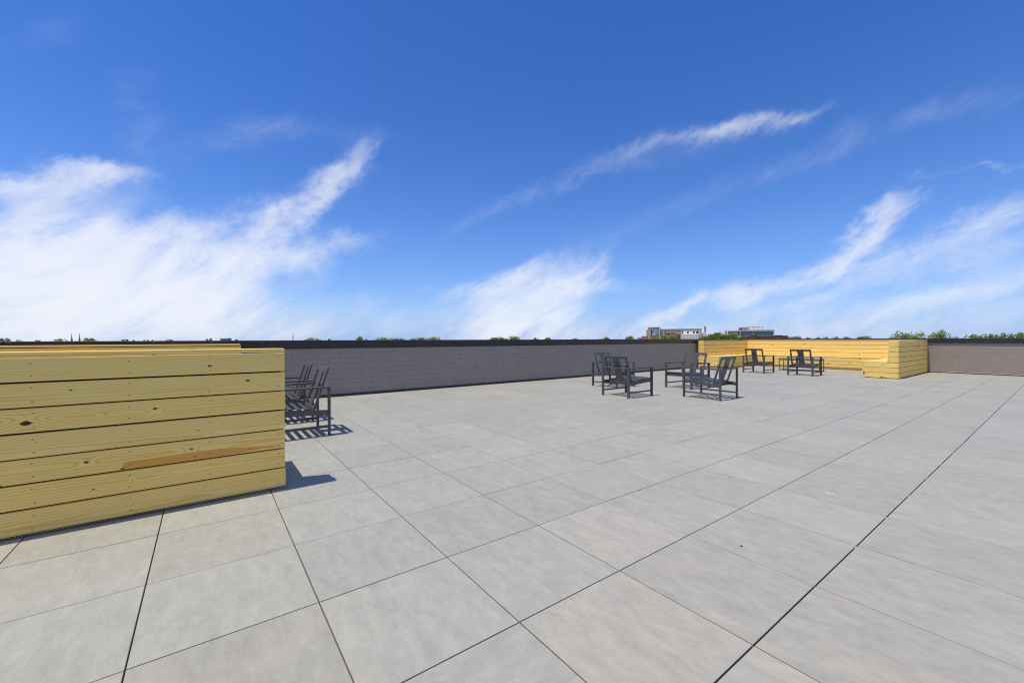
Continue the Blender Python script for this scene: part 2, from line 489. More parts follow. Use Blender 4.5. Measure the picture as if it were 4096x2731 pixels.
# ------------------------------------------------------------------ ground, own building
GZ = -15.0
gm_, gt, gb = new_mat('city_ground')
gn = noise(gt, world_pos(gt), 0.01, 5.0)
set_in(gt, gb, 'Base Color', mix(gt, gn.step(0.35, 0.65), (0.06, 0.09, 0.035), (0.16, 0.155, 0.14)))
set_in(gt, gb, 'Roughness', 0.9)
me = mesh_from('ground', [(-9000, -9000, 0), (9000, -9000, 0), (9000, 9000, 0), (-9000, 9000, 0)], [(0, 1, 2, 3)], gm_)
tag(link('ground', me, None, (0, 0, GZ)), kind='structure')
WX, WY = -7.25, 17.80            # inner faces of the two parapets
FX1, FY0 = 6.6, -6.6             # the terrace goes on behind and beside the camera
body = box('roof_slab', None, WX - 0.28, FX1 + 0.3, FY0 - 0.3, WY + 0.28, GZ, -0.05, M['under'])
tag(body, kind='structure')

# ------------------------------------------------------------------ floor of pavers
floor = empty('terrace_floor', (0, 0, 0)); tag(floor, kind='structure')
box('paver_bed', floor, WX, FX1, FY0, WY, -0.05, -0.024, M['under'])
gapx = lambda b: {1: 0.0060, 0: 0.0050}.get(b, 0.0046)
gapy = 0.0054
cells = []
for b_ in range(-13, 11):
    x0 = max(b_ * T, WX + 0.004) + gapx(b_) / 2 * (b_ * T > WX)
    x1 = min((b_ + 1) * T, FX1) - gapx(b_ + 1) / 2
    if x1 - x0 < 0.03: continue
    for a in range(-11, 30):
        y0 = a * T + gapy / 2
        y1 = min((a + 1) * T - gapy / 2, WY - 0.006)
        if y1 - y0 < 0.03: continue
        c = Vector(((x0 + x1) / 2, (y0 + y1) / 2, 0)) - EYE
        dep = c.dot(_f)
        seen = dep > 0.15 and abs(c.dot(_r) / dep) < 1.55 and abs(c.dot(_u) / dep) < 1.15
        # hidden inside the two seating bays' carcasses
        mx_, my_ = (x0 + x1) / 2, (y0 + y1) / 2
        if -2.9 < mx_ < -2.3 and my_ < -0.7: seen = False
        if mx_ < -2.3 and my_ < -0.75: seen = False
        cells.append((-(1.0 / (dep * dep * dep)) if seen else 0.0, x0, x1, y0, y1, a, b_))
cells.sort()
rest = []
def tile_mesh(sx, sy):
    key = ('tile', round(sx, 4), round(sy, 4))
    if key not in _cache:
        bm = bmesh.new()
        bmesh.ops.create_cube(bm, size=1.0)
        bmesh.ops.scale(bm, vec=(sx, sy, 0.02), verts=bm.verts)
        top = [e for e in bm.edges if all(v_.co.z > 0 for v_ in e.verts)]
        bmesh.ops.bevel(bm, geom=top, offset=0.0012, segments=1, profile=0.5, affect='EDGES')
        me_ = bpy.data.meshes.new('tile'); bm.to_mesh(me_); bm.free()
        me_.materials.append(M['tile']); _cache[key] = me_
    return _cache[key]
for i, (w_, x0, x1, y0, y1, a, b_) in enumerate(cells):
    dz_ = random.uniform(-0.0006, 0.0006)
    if w_ < 0 and i < 300:
        link('tile', tile_mesh(x1 - x0, y1 - y0), floor, ((x0 + x1) / 2, (y0 + y1) / 2, -0.01 + dz_),
             (random.uniform(-.0006, .0006), random.uniform(-.0006, .0006), 0))
    else:
        rest.append((x0, x1, y0, y1, -0.02 + dz_, dz_))
many_boxes('outlying_tiles', floor, rest, M['tile'])
# amber spacer tabs showing in the two widest joints
for (b_, aa) in ((1, (3, 4, 5, 6, 7, 8, 9, 10)), (0, (6, 7, 8))):
    for a in aa:
        g_ = gapx(b_) * 0.42
        box('spacer', floor, b_ * T - g_, b_ * T + g_, a * T - 0.035, a * T - 0.005, -0.012, -0.004, M['amber'])
def blot(name, c, rx, ry, h, mat, n=18, seed=1):
    rr = random.Random(seed)
    vs_ = [(0, 0, h)]; fs = []
    for k in range(n):
        t_ = 2 * math.pi * k / n; f_ = rr.uniform(0.7, 1.15)
        vs_.append((rx * f_ * math.cos(t_), ry * f_ * math.sin(t_), 0.0))
    for k in range(n): fs.append((0, 1 + k, 1 + (k + 1) % n))
    return link(name, mesh_from(name, vs_, fs, mat, True), None, c, (0, 0, 0.6))
st = blot('white_spot', (0.254, 2.586, 0.0012), 0.034, 0.015, 0.0012, M['chalk'])
st.parent = floor
pb = blot('pebble', (0.236, 1.304, 0.0005), 0.009, 0.007, 0.006, M['grit'], 9, 4)
tag(pb, 'tiny dark speck of grit on a pale grey paver', 'grit')

# ------------------------------------------------------------------ parapet walls
def under(child, part):
    """make a placed piece a sub-part of a part of the same thing"""
    child.parent = part
    child.location = child.location - part.location
    return child

def parapet(name, label, axis, face, s0, s1, own0, own1, joint0, pitch, z_joints, paint, len_dir, base_mat, screw_from):
    """axis 'y': runs along Y with its face towards +X; axis 'x': runs along X with its face towards -Y"""
    p = empty(name, (face, (s0 + s1) / 2, 0) if axis == 'y' else ((s0 + s1) / 2, face, 0))
    tag(p, label, 'wall', 'parapet walls round the roof terrace')
    ox, oy = p.location.x, p.location.y
    def B(nm, a0, a1, d0, d1, z0, z1, mat, bev=0.0):      # a along, d depth outwards from the face
        if axis == 'y':
            return box(nm, p, -d1, -d0, a0 - oy, a1 - oy, z0, z1, mat, bev)
        return box(nm, p, a0 - ox, a1 - ox, d0, d1, z0, z1, mat, bev)
    core = B('wall_core', s0, s1, 0.003, 0.27, -0.045, 1.06, paint)
    rest_ = []
    rows = [1.02] + list(z_joints) + [0.0]
    k = 0
    for ri in range(len(rows) - 1):
        zt, zb = rows[ri], rows[ri + 1]
        if zt - zb < 0.04: continue
        off = joint0 + (0.0 if ri % 2 == 0 else pitch / 2)
        n0 = math.floor((s0 - off) / pitch)
        a = off + n0 * pitch
        while a < s1:
            a0, a1 = max(a + 0.0022, s0 + 0.001), min(a + pitch - 0.0022, s1 - 0.001)
            if a1 - a0 > 0.03:
                pr = random.uniform(0.0, 0.0014)
                mid = (a0 + a1) / 2
                if own0 < mid < own1:
                    B('block', a0, a1, -0.001 - pr, 0.05, zb + 0.0011, zt - 0.0011, paint, 0.0018)
                else:
                    if axis == 'y': rest_.append((-0.05, 0.001 + pr, a0 - oy, a1 - oy, zb + 0.0011, zt - 0.0011))
                    else: rest_.append((a0 - ox, a1 - ox, -0.001 - pr, 0.05, zb + 0.0011, zt - 0.0011))
            a += pitch
    many_boxes('outlying_blocks', p, rest_, paint)
    # metal coping in lengths of three metres, a drip lip along its lower edge
    a = s0 + 0.4 - 3.05
    scr = []
    while a < s1:
        a0, a1 = max(a, s0), min(a + 3.046, s1)
        if a1 - a0 > 0.1:
            cp = B('coping', a0, a1, -0.022, 0.295, 0.945, 1.092, M['coping'], 0.003)
            lip = B('drip_lip', a0, a1, -0.030, -0.010, 0.936, 0.9445, M['flash'], 0.001)
            under(lip, cp)
            t_ = a0 + 0.06
            while t_ < a1:
                if axis == 'y': scr.append(((0.0222, t_ - oy, 1.072), (1, 0, 0)))
                else: scr.append(((t_ - ox, -0.0222, 1.072), (0, -1, 0)))
                t_ += 0.73
        a += 3.05
    discs('coping_screws', p, scr, 0.006, 0.003, M['alu'])
    fl = B('base_flashing', s0, s1, -0.014, 0.003, 0.004, 0.046, M['flash'], 0.003)
    if base_mat is not M['flash']: under(B('termination_bar', s0, s1, -0.018, -0.0145, 0.026, 0.042, base_mat, 0.001), fl)
    B('flashing_foot', s0, s1, -0.04, -0.012, 0.0015, 0.012, M['flash'], 0.002)
    rv = []
    t_ = s0 + 0.1
    while t_ < s1:
        if axis == 'y': rv.append(((0.0142, t_ - oy, 0.034), (1, 0, 0)))
        else: rv.append(((t_ - ox, -0.0142, 0.034), (0, -1, 0)))
        t_ += 0.41
    discs('flashing_rivets', p, rv, 0.007, 0.004, M['alu'])
    return p

zl = [0.843 - k * 0.1015 for k in range(8)]
zr = [0.864 - k * 0.1015 for k in range(9)]
parapet('parapet_wall', 'long dark grey painted block parapet in shade behind the left chairs', 'y', WX, FY0, WY + 0.25,
        0.1, 14.12, 0.514, 0.4135, zl, M['paint_l'], 1, M['flash'], 0)
parapet('parapet_wall', 'sunlit taupe grey painted brick parapet beyond the right end of the far bench', 'x', WY, WX + 0.02, FX1,
        -1.75, 1.6, -1.229, 0.426, zr, M['paint_r'], 1, M['alu'], 0)

# ------------------------------------------------------------------ timber benches
TH = 0.026
def plank(parent, c, length, wd, rz, tilt=0.0, mat=None, name='plank', th=TH):
    me_ = box_mesh(length, th, wd, mat or M['wood'], 0.0035, 2)
    return link(name, me_, parent, c, (tilt, 0.0, rz))

ZB = [(0.017 + k * 0.1421, 0.017 + k * 0.1421 + 0.1335) for k in range(7)]
DEP = 0.775
def bench(label, group, xL, xR, yE, s, ln, front_mats=None):
    """U of three seats: two arms along Y from the open end yE, closed by a run along X; s=+1 closes towards +Y"""
    yB = yE + s * ln
    p = empty('bench', ((xL + xR) / 2, (yE + yB) / 2, 0))
    tag(p, label, 'bench', group)
    O = Vector(p.location)
    ang = math.atan2(0.028, 0.56)
    screws = []
    def run(kind, outer, inw, l0, l1, mats=None):
        alongY = kind == 'arm'
        rz = R(90) if alongY else 0.0
        def P(d, l, z):
            w_ = Vector((outer + inw * d, l, z)) if alongY else Vector((l, outer + inw * d, z))
            return w_ - O
        out_ax = (-inw, 0, 0) if alongY else (0, -inw, 0)
        in_ax = (inw, 0, 0) if alongY else (0, inw, 0)
        tl = (ang if inw < 0 else -ang) if alongY else (ang if inw > 0 else -ang)
        L = abs(l1 - l0); lm = (l0 + l1) / 2; lo, hi = min(l0, l1), max(l0, l1)
        trim = TH + 0.001
        olo, ohi = (lo, hi) if alongY else (lo + trim, hi - trim)
        for k, (z0, z1) in enumerate(ZB):                                   # outer back
            jit = random.uniform(-0.0012, 0.0012)
            m_ = mats[k] if mats else None
            sh = random.uniform(-0.003, 0.003) if alongY else 0.0
            pl_ = plank(p, P(TH / 2 + jit, (olo + ohi) / 2 + sh, (z0 + z1) / 2 + random.uniform(-.0012, .0012)), ohi - olo, z1 - z0, rz, random.uniform(-.006, .006), m_)
            pl_.rotation_euler.y = random.uniform(-.0006, .0006)
            n = max(2, round((ohi - olo) / 0.4))
            for q in range(n + 1):
                l_ = olo + 0.045 + (ohi - olo - 0.09) * q / n
                for zz in (z0 + 0.03, z1 - 0.03):
                    screws.append((P(jit - 0.0003, l_ + random.uniform(-.006, .006), zz + random.uniform(-.005, .005)), out_ax))
        # dark sheet added behind the outer boards: blocks see-through light, blackens the gaps
        mm = (olo + ohi) / 2
        plank(p, P(TH + 0.012, mm, 0.502), ohi - olo - 0.06, 0.998, rz, 0, M['under'], 'blackout_sheet', 0.004)
        blo, bhi = (lo, hi) if alongY else (lo + 0.2, hi - 0.2)
        if alongY:
            if s > 0: bhi = hi - 0.205
            else: blo = lo + 0.205
        for k in range(4):                                                  # backrest
            zc = 0.5215 + k * 0.1378
            d = 0.2175 - (zc - 0.45) / 0.56 * 0.028
            plank(p, P(d, (blo + bhi) / 2, zc), bhi - blo, 0.1292, rz, tl)
            n = max(2, round((bhi - blo) / 0.6))
            for q in range(n + 1):
                l_ = blo + 0.06 + (bhi - blo - 0.12) * q / n
                for zz in (-0.035, 0.035):
                    screws.append((P(d + 0.0133 - zz * 0.05, l_, zc + zz), in_ax))
        slo, shi = (lo, hi) if alongY else (lo + DEP, hi - DEP)
        if alongY:
            if s > 0: shi = hi - 0.235
            else: slo = lo + 0.235
        for k in range(4):                                                  # seat
            d = 0.236 + 0.0665 + k * 0.1365
            plank(p, P(d, (slo + shi) / 2, 0.442 + random.uniform(-.0008, .0008)), shi - slo, 0.1325, rz, R(90), None, 'seat_plank')
        rlo, rhi = (lo, hi) if alongY else (lo + DEP, hi - DEP)
        if alongY:
            if s > 0: rhi = hi - DEP + 0.026
            else: rlo = lo + DEP - 0.026
        for (z0, z1) in ((0.086, 0.166), (0.174, 0.294), (0.302, 0.425)):   # riser under the seat
            plank(p, P(DEP - 0.016, (rlo + rhi) / 2, (z0 + z1) / 2), rhi - rlo, z1 - z0, rz, 0, None, 'riser_plank')
            n = max(2, round((rhi - rlo) / 0.6))
            for q in range(n + 1):
                screws.append((P(DEP - 0.0027, rlo + 0.06 + (rhi - rlo - 0.12) * q / n, (z0 + z1) / 2), in_ax))
        plank(p, P(DEP - 0.075, (rlo + rhi) / 2, 0.043), rhi - rlo - 0.03, 0.078, rz, 0, None, 'toe_plank')
        # cap of two boards
        clo, chi = (lo, hi) if alongY else (lo + 0.204, hi - 0.204)
        for (d0, d1, e) in ((0.003, 0.101, 0.0), (0.105, 0.204, 0.022)):
            c0, c1 = (clo, chi)
            if alongY:
                if s > 0: c0 += e
                else: c1 -= e
            plank(p, P((d0 + d1) / 2, (c0 + c1) / 2, 1.0235 + random.uniform(-.001, .001)), c1 - c0, d1 - d0, rz, R(90), None, 'cap_plank')
        # hinges of the lidded seats
        n = max(1, round((shi - slo) / 1.25))
        for q in range(n):
            for f_ in (0.22, 0.78):
                l_ = slo + (shi - slo) * (q + f_) / n
                w_ = P(0.245, l_, 0.4585)
                sx, sy = (0.022, 0.11) if alongY else (0.11, 0.022)
                link('hinge', box_mesh(sx, sy, 0.006, M['black'], 0.001), p, w_)
        if alongY:                                                          # end panel closing the profile
            ye = l0
            yin = l0 + s * TH
            def quad(nm, pts, y_lo, y_hi):
                vs_ = [(outer + inw * d - O.x, y_ - O.y, z_) for y_ in (y_lo, y_hi) for (d, z_) in pts]
                c_ = Vector((sum(v_[0] for v_ in vs_) / 8, sum(v_[1] for v_ in vs_) / 8, sum(v_[2] for v_ in vs_) / 8))
                vs_ = [tuple(Vector(v_) - c_) for v_ in vs_]
                fs = [(0, 1, 2, 3), (7, 6, 5, 4), (0, 4, 5, 1), (1, 5, 6, 2), (2, 6, 7, 3), (3, 7, 4, 0)]
                me_ = mesh_from(nm, vs_, fs, M['wood'])
                bm = bmesh.new(); bm.from_mesh(me_); bmesh.ops.recalc_face_normals(bm, faces=bm.faces)
                bmesh.ops.bevel(bm, geom=list(bm.edges), offset=0.002, segments=1, profile=0.5, affect='EDGES')
                bm.to_mesh(me_); bm.free()
                return link(nm, me_, p, c_)
            y_lo, y_hi = min(ye, yin) + 0.001 * s, max(ye, yin) + 0.001 * s
            for k, (z0, z1) in enumerate(ZB):
                if k == 0: pts = [(TH + .002, z0), (0.715, z0), (0.715, z1), (TH + .002, z1)]
                elif k < 3: pts = [(TH + .002, z0), (DEP - 0.031, z0), (DEP - 0.031, min(z1, .4285)), (TH + .002, min(z1, .4285))]
                else:
                    f_ = lambda z_: 0.2035 - (z_ - 0.45) / 0.56 * 0.028
                    pts = [(TH + .002, z0), (f_(z0), z0), (f_(z1), z1), (TH + .002, z1)]
                quad('end_plank', pts, y_lo, y_hi)
                for d in (0.06, pts[1][0] - 0.04):
                    for zz in (z0 + 0.03, z1 - 0.03):
                        screws.append(((outer + inw * d - O.x, ye - O.y + 0.0008 * s, zz), (0, -s, 0)))
    run('arm', xL, 1, yE, yB)
    run('arm', xR, -1, yE, yB, front_mats)
    run('back', yB, -s, xL, xR)
    discs('screws', p, screws, 0.0042, 0.0008, M['steel'])
    return p

# the near bench's tall back: knots where the photograph shows them (along, across, radius, depth)
yc_near = -0.505 - 3.73 / 2
kn = {
    6: [(-0.955, .924, .013, .95)],
    5: [(-1.613, .811, .009, .9), (-0.739, .813, .017, .8)],
    4: [(-1.791, .637, .026, 1.0), (-1.241, .664, .014, .95), (-1.47, .655, .008, 0.12)],
    3: [(-1.017, .499, .006, .8), (-1.75, .53, .006, .5)],
    2: [(-1.55, .377, .013, 1.0), (-1.393, .309, .013, .85), (-1.057, .377, .015, .75), (-1.037, .323, .008, .8), (-0.728, .327, .008, .8), (-1.885, .305, .010, .75)],
    1: [(-1.52, .211, .008, .85), (-1.347, .228, .006, .8)],
    0: [(-0.9, .08, .004, .5)],
}
pith = {6: (0.0, .03), 5: (-.02, .025), 4: (.0, .03), 3: (-.05, .05), 2: (.005, .03), 1: (.01, .025), 0: (-.03, .035)}
front = []
for k in range(7):
    zc = sum(ZB[k]) / 2
    kk = [(a - yc_near, z_ - zc, r_, d_) for (a, z_, r_, d_) in kn[k]]
    stn = (-1.40 - yc_near, .322 - zc, -0.53 - yc_near, .318 - zc, .026) if k == 2 else None
    front.append(wood_material('treated_pine_back_board_%s' % 'abcdefg'[k], kk, 0.137 * (k + 1) + 0.31, pith[k], stn, (0.25, 0.55, 0.30, -0.35, 0.45, -0.5, -0.6)[k]))
bench('near timber bench at the left edge, its tall plank back with knots towards the viewer', 'timber benches round the seating bays',
      -7.13, -2.20, -0.505, -1, 3.73, front)
bench('far U-shaped timber bench in the sunny corner, around two chairs and a table', 'timber benches round the seating bays',
      -7.13, -1.50, 14.0, 1, 3.73)

# ------------------------------------------------------------------ armchairs
def make_chair():
    e = empty('armchair')
    m = M['chair']
    bv = 0.0025
    for sx in (-1, 1):
        for yy in (-0.345, 0.345):
            box('leg', e, sx * .31 - .025, sx * .31 + .025, yy - .0125, yy + .0125, 0.0, 0.5375, m, bv)
        box('arm_rest', e, sx * .31 - .026, sx * .31 + .026, -.36, .36, .5385, .561, m, bv)
        sl = math.atan2(0.052, 0.66)
        link('side_rail', box_mesh(0.026, 0.664, 0.062, m, bv), e, (sx * .31, 0, 0.285), (sl, 0, 0))
        box('stretcher', e, sx * .31 - .0105, sx * .31 + .0105, -.3318, .3318, .088, .114, m, bv)
    box('arm_rail', e, -.2835, .2835, -.3605, -.3105, .539, .5605, m, bv)
    box('front_rail', e, -.2965, .2965, .300, .3255, .262, .315, m, bv)
    box('rear_rail', e, -.2965, .2965, -.208, -.183, .232, .285, m, bv)
    for k in range(6):
        y_ = -0.122 + k * 0.087
        link('seat_slat', box_mesh(.5925, .047, .012, m, .002), e, (0, y_, 0.317 + y_ / .66 * .052 + .0045), (sl, 0, 0))
    # leaning back: two stiles, head rail, foot rail and a broad splat
    b0, b1 = Vector((0, -.192, .288)), Vector((0, -.352, .775))
    d = (b1 - b0); L = d.length; t_ = math.atan2(-d.y, d.z)
    def bp(nm, x0, x1, h0, h1, th=.022):
        c = b0 + d * ((h0 + h1) / 2 / L)
        link(nm, box_mesh(x1 - x0, th, h1 - h0, m, bv), e, ((x0 + x1) / 2, c.y, c.z), (t_, 0, 0))
    bp('back_stile', -.270, -.231, 0.0, L)
    bp('back_stile', .231, .270, 0.0, L)
    bp('head_rail', -.2305, .2305, L - .052, L)
    bp('foot_rail', -.2305, .2305, 0.0, .045)
    bp('back_splat', -.078, .078, .0455, L - .0525, .018)
    return e

def copy_thing(src):
    c = src.copy(); col.objects.link(c)
    for ch in src.children:
        k = ch.copy(); col.objects.link(k); k.parent = c
    return c

CH = [  # x, y, facing (0 = towards +Y), label
    (-3.90, 5.65, 0, 'dark metal armchair with its back to the viewer, nearest left of the four facing inwards'),
    (-5.12, 6.70, -90, 'dark metal armchair nearest the grey wall, behind another armchair, facing right'),
    (-3.915, 7.805, 180, 'dark metal armchair at the rear of the four, before the far bench end'),
    (-2.775, 6.655, 90, 'dark metal armchair at the right of the four, facing left with its slatted seat showing'),
    (-4.80, 13.49, 0, 'dark metal armchair within the far bench, left of the pair with backs turned'),
    (-3.50, 13.46, 0, 'dark metal armchair within the far bench, right of the pair, before the low table'),
    (-4.145, -0.175, 180, 'dark metal armchair just past the end of the near bench, the front one of two'),
    (-5.13, -0.16, 180, 'dark metal armchair partly hidden behind another beside the near bench'),
]
first = make_chair()
chairs = [first] + [copy_thing(first) for _ in CH[1:]]
for o, (x, y, a, lb) in zip(chairs, CH):
    o.location = (x, y, 0.0012); o.rotation_euler = (0, 0, R(a + random.uniform(-1.2, 1.2)))
    tag(o, lb, 'armchair', 'dark metal armchairs on the terrace')

# ------------------------------------------------------------------ low table in the far bay
tb = empty('coffee_table', (-4.235, 15.37, 0.0012), R(2.0))
tag(tb, 'low rectangular table with grey top and thin black frame inside the far bench', 'table')
hx, hy = 0.60, 0.225
box('table_top', tb, -hx, hx, -hy, hy, .375, .425, M['tabletop'], .004, 2)
for sx in (-1, 1):
    for sy in (-1, 1):
        box('leg', tb, sx * (hx - .012) - .011, sx * (hx - .012) + .011, sy * (hy - .012) - .011, sy * (hy - .012) + .011, 0, .352, M['black'], .002)
for sy in (-1, 1):
    yy = sy * (hy - .012)
    box('top_rail', tb, -hx + .001, hx - .001, yy - .0112, yy + .0112, .3525, .3745, M['black'], .002)
    box('foot_rail', tb, -hx + .0235, hx - .0235, yy - .010, yy + .010, .003, .025, M['black'], .002)
for sx in (-1, 1):
    xx = sx * (hx - .012)
    box('foot_rail', tb, xx - .010, xx + .010, -hy + .0235, hy - .0235, .003, .025, M['black'], .002)

# ------------------------------------------------------------------ the town beyond the parapets
def at(azd, dist):
    return EYE.x + dist * math.sin(R(azd)), EYE.y + dist * math.cos(R(azd))

M['brick'] = plain('red_brick', (0.42, 0.17, 0.105), 0.85, 0.2, 0.8)
M['darkbrick'] = plain('dark_red_brick', (0.15, 0.058, 0.044), 0.85, 0.22, 0.8)
M['tanbrick'] = plain('tan_brick', (0.46, 0.34, 0.26), 0.85, 0.12, 0.8)
M['concrete'] = plain('pale_concrete', (0.66, 0.62, 0.55), 0.8, 0.08, 0.5)
M['greyconc'] = plain('grey_concrete', (0.42, 0.40, 0.37), 0.8, 0.1, 0.5)
M['cream'] = plain('cream_render', (0.80, 0.74, 0.63), 0.8, 0.06, 0.5)
M['white'] = plain('white_panel', (0.74, 0.74, 0.74), 0.6, 0.05, 0.5)
M['brown'] = plain('brown_cladding', (0.31, 0.26, 0.215), 0.7, 0.12, 0.5)
M['darkmetal'] = plain('dark_metal', (0.06, 0.06, 0.065), 0.5, 0.2, 0.5)
M['slate'] = plain('slate_far', (0.13, 0.14, 0.17), 0.8, 0.15, 0.4)
M['roofgrey'] = plain('roof_grey', (0.26, 0.27, 0.29), 0.8, 0.1, 0.4)
M['glass'] = glass_material('tinted_glazing', (0.05, 0.12, 0.14))
M['paleglass'] = glass_material('pale_glazing', (0.30, 0.46, 0.52), 0.35)
M['window'] = glass_material('dark_window', (0.035, 0.042, 0.055))
M['bark'] = plain('bark', (0.085, 0.062, 0.045), 0.9, 0.3, 3.0)
LEAF = [leaf_material('leaf_olive', (0.130, 0.150, 0.042), (0.300, 0.325, 0.100)),
        leaf_material('leaf_mid', (0.105, 0.165, 0.026), (0.300, 0.350, 0.070)),
        leaf_material('leaf_bright', (0.190, 0.225, 0.030), (0.420, 0.430, 0.075)),
        leaf_material('leaf_deep', (0.050, 0.110, 0.008), (0.190, 0.280, 0.020))]

class Far:
    """a building facing the terrace; x to the right, y away, z up from street level"""
    def __init__(self, name, label, cat, azd, dist, c0, hor, sx, sz, turn=0.0, group=None):
        x, y = at(azd, dist)
        self.e = empty(name, (x, y, GZ), R(-azd + turn)); tag(self.e, label, cat, group)
        self.c0, self.hor, self.sx, self.sz = c0, hor, sx, sz
    def X(self, c): return (c - self.c0) * self.sx
    def Z(self, c): return -GZ + 1.1 + (self.hor - c) * self.sz
    def box(self, name, x0, x1, top, bot, y0, y1, mat, parent=None, bev=0.0):
        zb = 0.0 if bot is None else self.Z(bot)
        return box(name, parent or self.e, self.X(x0), self.X(x1), y0, y1, zb, self.Z(top), mat, bev)

A1 = dict(azd=-32.0, dist=420.0, c0=1276.0, hor=475.0, sx=0.0296, sz=0.0330)
# stair tower, glass drum and long office wing
f = Far('campus_building', 'pale campus block with a curved glass tower and long rows of windows', 'building', **A1)
f.box('stair_tower', 400, 543, 210, None, -4, 6, M['tanbrick'])
f.box('tower_base', 543.5, 800, 388, None, -2.2, 20, M['tanbrick'])
def drum(nm, xa, xb, top, bot, bulge, y_edge, mat, n=18, parent=None):
    x0, x1 = f.X(xa), f.X(xb)
    z0, z1 = f.Z(bot), f.Z(top)
    vs_, fs = [], []
    for k in range(n + 1):
        t_ = k / n
        x = x0 + (x1 - x0) * t_
        y = y_edge - bulge * math.sin(math.pi * t_)
        vs_ += [(x, y, z0), (x, y, z1)]
    vs_ += [(x1, 12, z0), (x1, 12, z1), (x0, 12, z0), (x0, 12, z1)]
    n2 = len(vs_) // 2
    for k in range(n2): fs.append((2 * k, 2 * ((k + 1) % n2), 2 * ((k + 1) % n2) + 1, 2 * k + 1))
    fs.append(tuple(2 * k + 1 for k in range(n2)))
    fs.append(tuple(2 * k for k in reversed(range(n2))))
    return link(nm, mesh_from(nm, vs_, fs, mat), parent or f.e)
drum('glass_drum', 548, 788, 226, 387, 2.6, -2.5, M['paleglass'])
drum('glass_crown', 447, 793, 150, 225.5, 3.2, -2.0, M['glass'])
drum('crown_coping', 445, 796, 138, 149.5, 3.5, -2.0, M['greyconc'])
def drum_lines(nm, xa, xb, top, bot, bulge, y_edge, cnt, rows, mat):
    bx_ = []
    for k in range(cnt + 1):
        t_ = k / cnt
        x = f.X(xa) + (f.X(xb) - f.X(xa)) * t_; y = y_edge - bulge * math.sin(math.pi * t_)
        bx_.append((x - .07, x + .07, y - .16, y + .1, f.Z(bot), f.Z(top)))
    for (ra, rb) in rows:
        for k in range(24):
            t0_, t1_ = k / 24, (k + 1) / 24
            x0 = f.X(xa) + (f.X(xb) - f.X(xa)) * t0_; x1 = f.X(xa) + (f.X(xb) - f.X(xa)) * t1_
            y = y_edge - bulge * math.sin(math.pi * (t0_ + t1_) / 2)
            bx_.append((x0, x1, y - .1, y + .2, f.Z(rb), f.Z(ra)))
    many_boxes(nm, f.e, bx_, mat)
drum_lines('crown_mullions', 449, 791, 150, 225, 3.2, -2.05, 17, [(183, 187)], M['concrete'])
drum_lines('drum_mullions', 550, 786, 227, 386, 2.6, -2.55, 12, [(226, 246), (292, 304), (336, 344), (380, 387)], M['white'])
rr = random.Random(3)
for row in (248, 306, 346):
    for k in range(9):
        if rr.random() < 0.72:
            xa = 566 + k * 23
            t_ = (xa + 8 - 550) / 236
            y = -2.62 - 2.6 * math.sin(math.pi * t_)
            box('window', f.e, f.X(xa), f.X(xa + 17), y, y + .25, f.Z(row + 32), f.Z(row + 2), M['window'])
f.box('fin', 796, 819, 128, None, -4.5, 10, M['concrete'])
f.box('wing', 819.5, 2040, 199, None, 0, 22, M['concrete'])
f.box('wing_parapet', 819.5, 2042, 190, 199.5, -.4, 22.2, M['greyconc'])
for row in (234, 297, 360):
    for k in range(11):
        xa = 826 + k * 106
        f.box('window', xa, xa + 86, row, row + 30, -.05, .6, M['glass'])
    f.box('spandrel', 819.5, 2040, row + 36, row + 40, -.35, -.01, M['white'])
many_boxes('pilasters', f.e, [(f.X(826 + k * 106 - 13), f.X(826 + k * 106 - 7), -.5, -.01, f.Z(420), f.Z(200)) for k in range(12)], M['white'])
f.box('roof_vent', 1140, 1170, 182, 190, 6, 9, M['darkmetal'])

A2 = dict(A1); A2['dist'] = 380.0; A2['sx'] = 0.0268; A2['sz'] = 0.02986
f = Far('brick_building', 'red brick block with narrow windows below the pale campus wing', 'building', **A2)
f.box('wall', 950, 1440, 316, None, 0, 16, M['brick'])
f.box('parapet_band', 948, 1442, 309, 316.4, -.25, 16.2, M['tanbrick'])
f.box('lower_wall', 1205, 1434, 388, None, -4, -.02, M['brick'])
f.box('lower_band', 1203, 1434.5, 381, 388.4, -4.2, -.01, M['tanbrick'])
f.box('penthouse', 1310, 1420, 252, 309, 4, 12, M['brick'])
f.box('canopy', 1308, 1482, 315, 331, -5.2, -.3, M['white'])
f.box('loading_bay', 1325, 1440, 331.5, 380, -3.2, -.03, M['greyconc'])
for x in (1278, 1318, 1373, 1405): f.box('window', x, x + 13, 418, 450, -4.05, -3.6, M['window'])
for x in (985, 1060, 1120): f.box('window', x, x + 22, 335, 372, -.05, .4, M['window'])

A3 = dict(A1); A3['dist'] = 350.0; A3['sx'] = 0.02467; A3['sz'] = 0.0275
f = Far('white_block', 'cream white block with two rows of small square dark windows', 'building', **A3)
f.box('wall', 1435, 1948, 342, None, 0, 14, M['cream'])
f.box('side_wing', 1948.5, 2062, 322, None, 2.0, 14, M['greyconc'])
f.box('upper_wall', 1515, 1985, 242, 341, 2.5, 13, M['cream'])
f.box('upper_band', 1513, 1987, 236, 242.5, 2.3, 13.2, M['white'])
for row in (369, 430, 491):
    for k in range(12):
        xa = 1448 + k * 42.3
        w = f.box('window', xa, xa + 25, row, row + 18, -.04, .3, M['window'])
for (xa, xb) in ((1620, 1668), (1790, 1840), (1880, 1956)):
    f.box('window', xa, xb, 261, 326, 2.44, 2.9, M['window'])
for xa in (1600, 1700, 1850):
    f.box('duct', xa, xa + 14, 222, 236, 5, 6, M['greyconc'])
f = Far('wedge_roof_building', 'grey sloping-roofed shed at the foot of the brick chimney', 'building', **A3)
vs_ = []
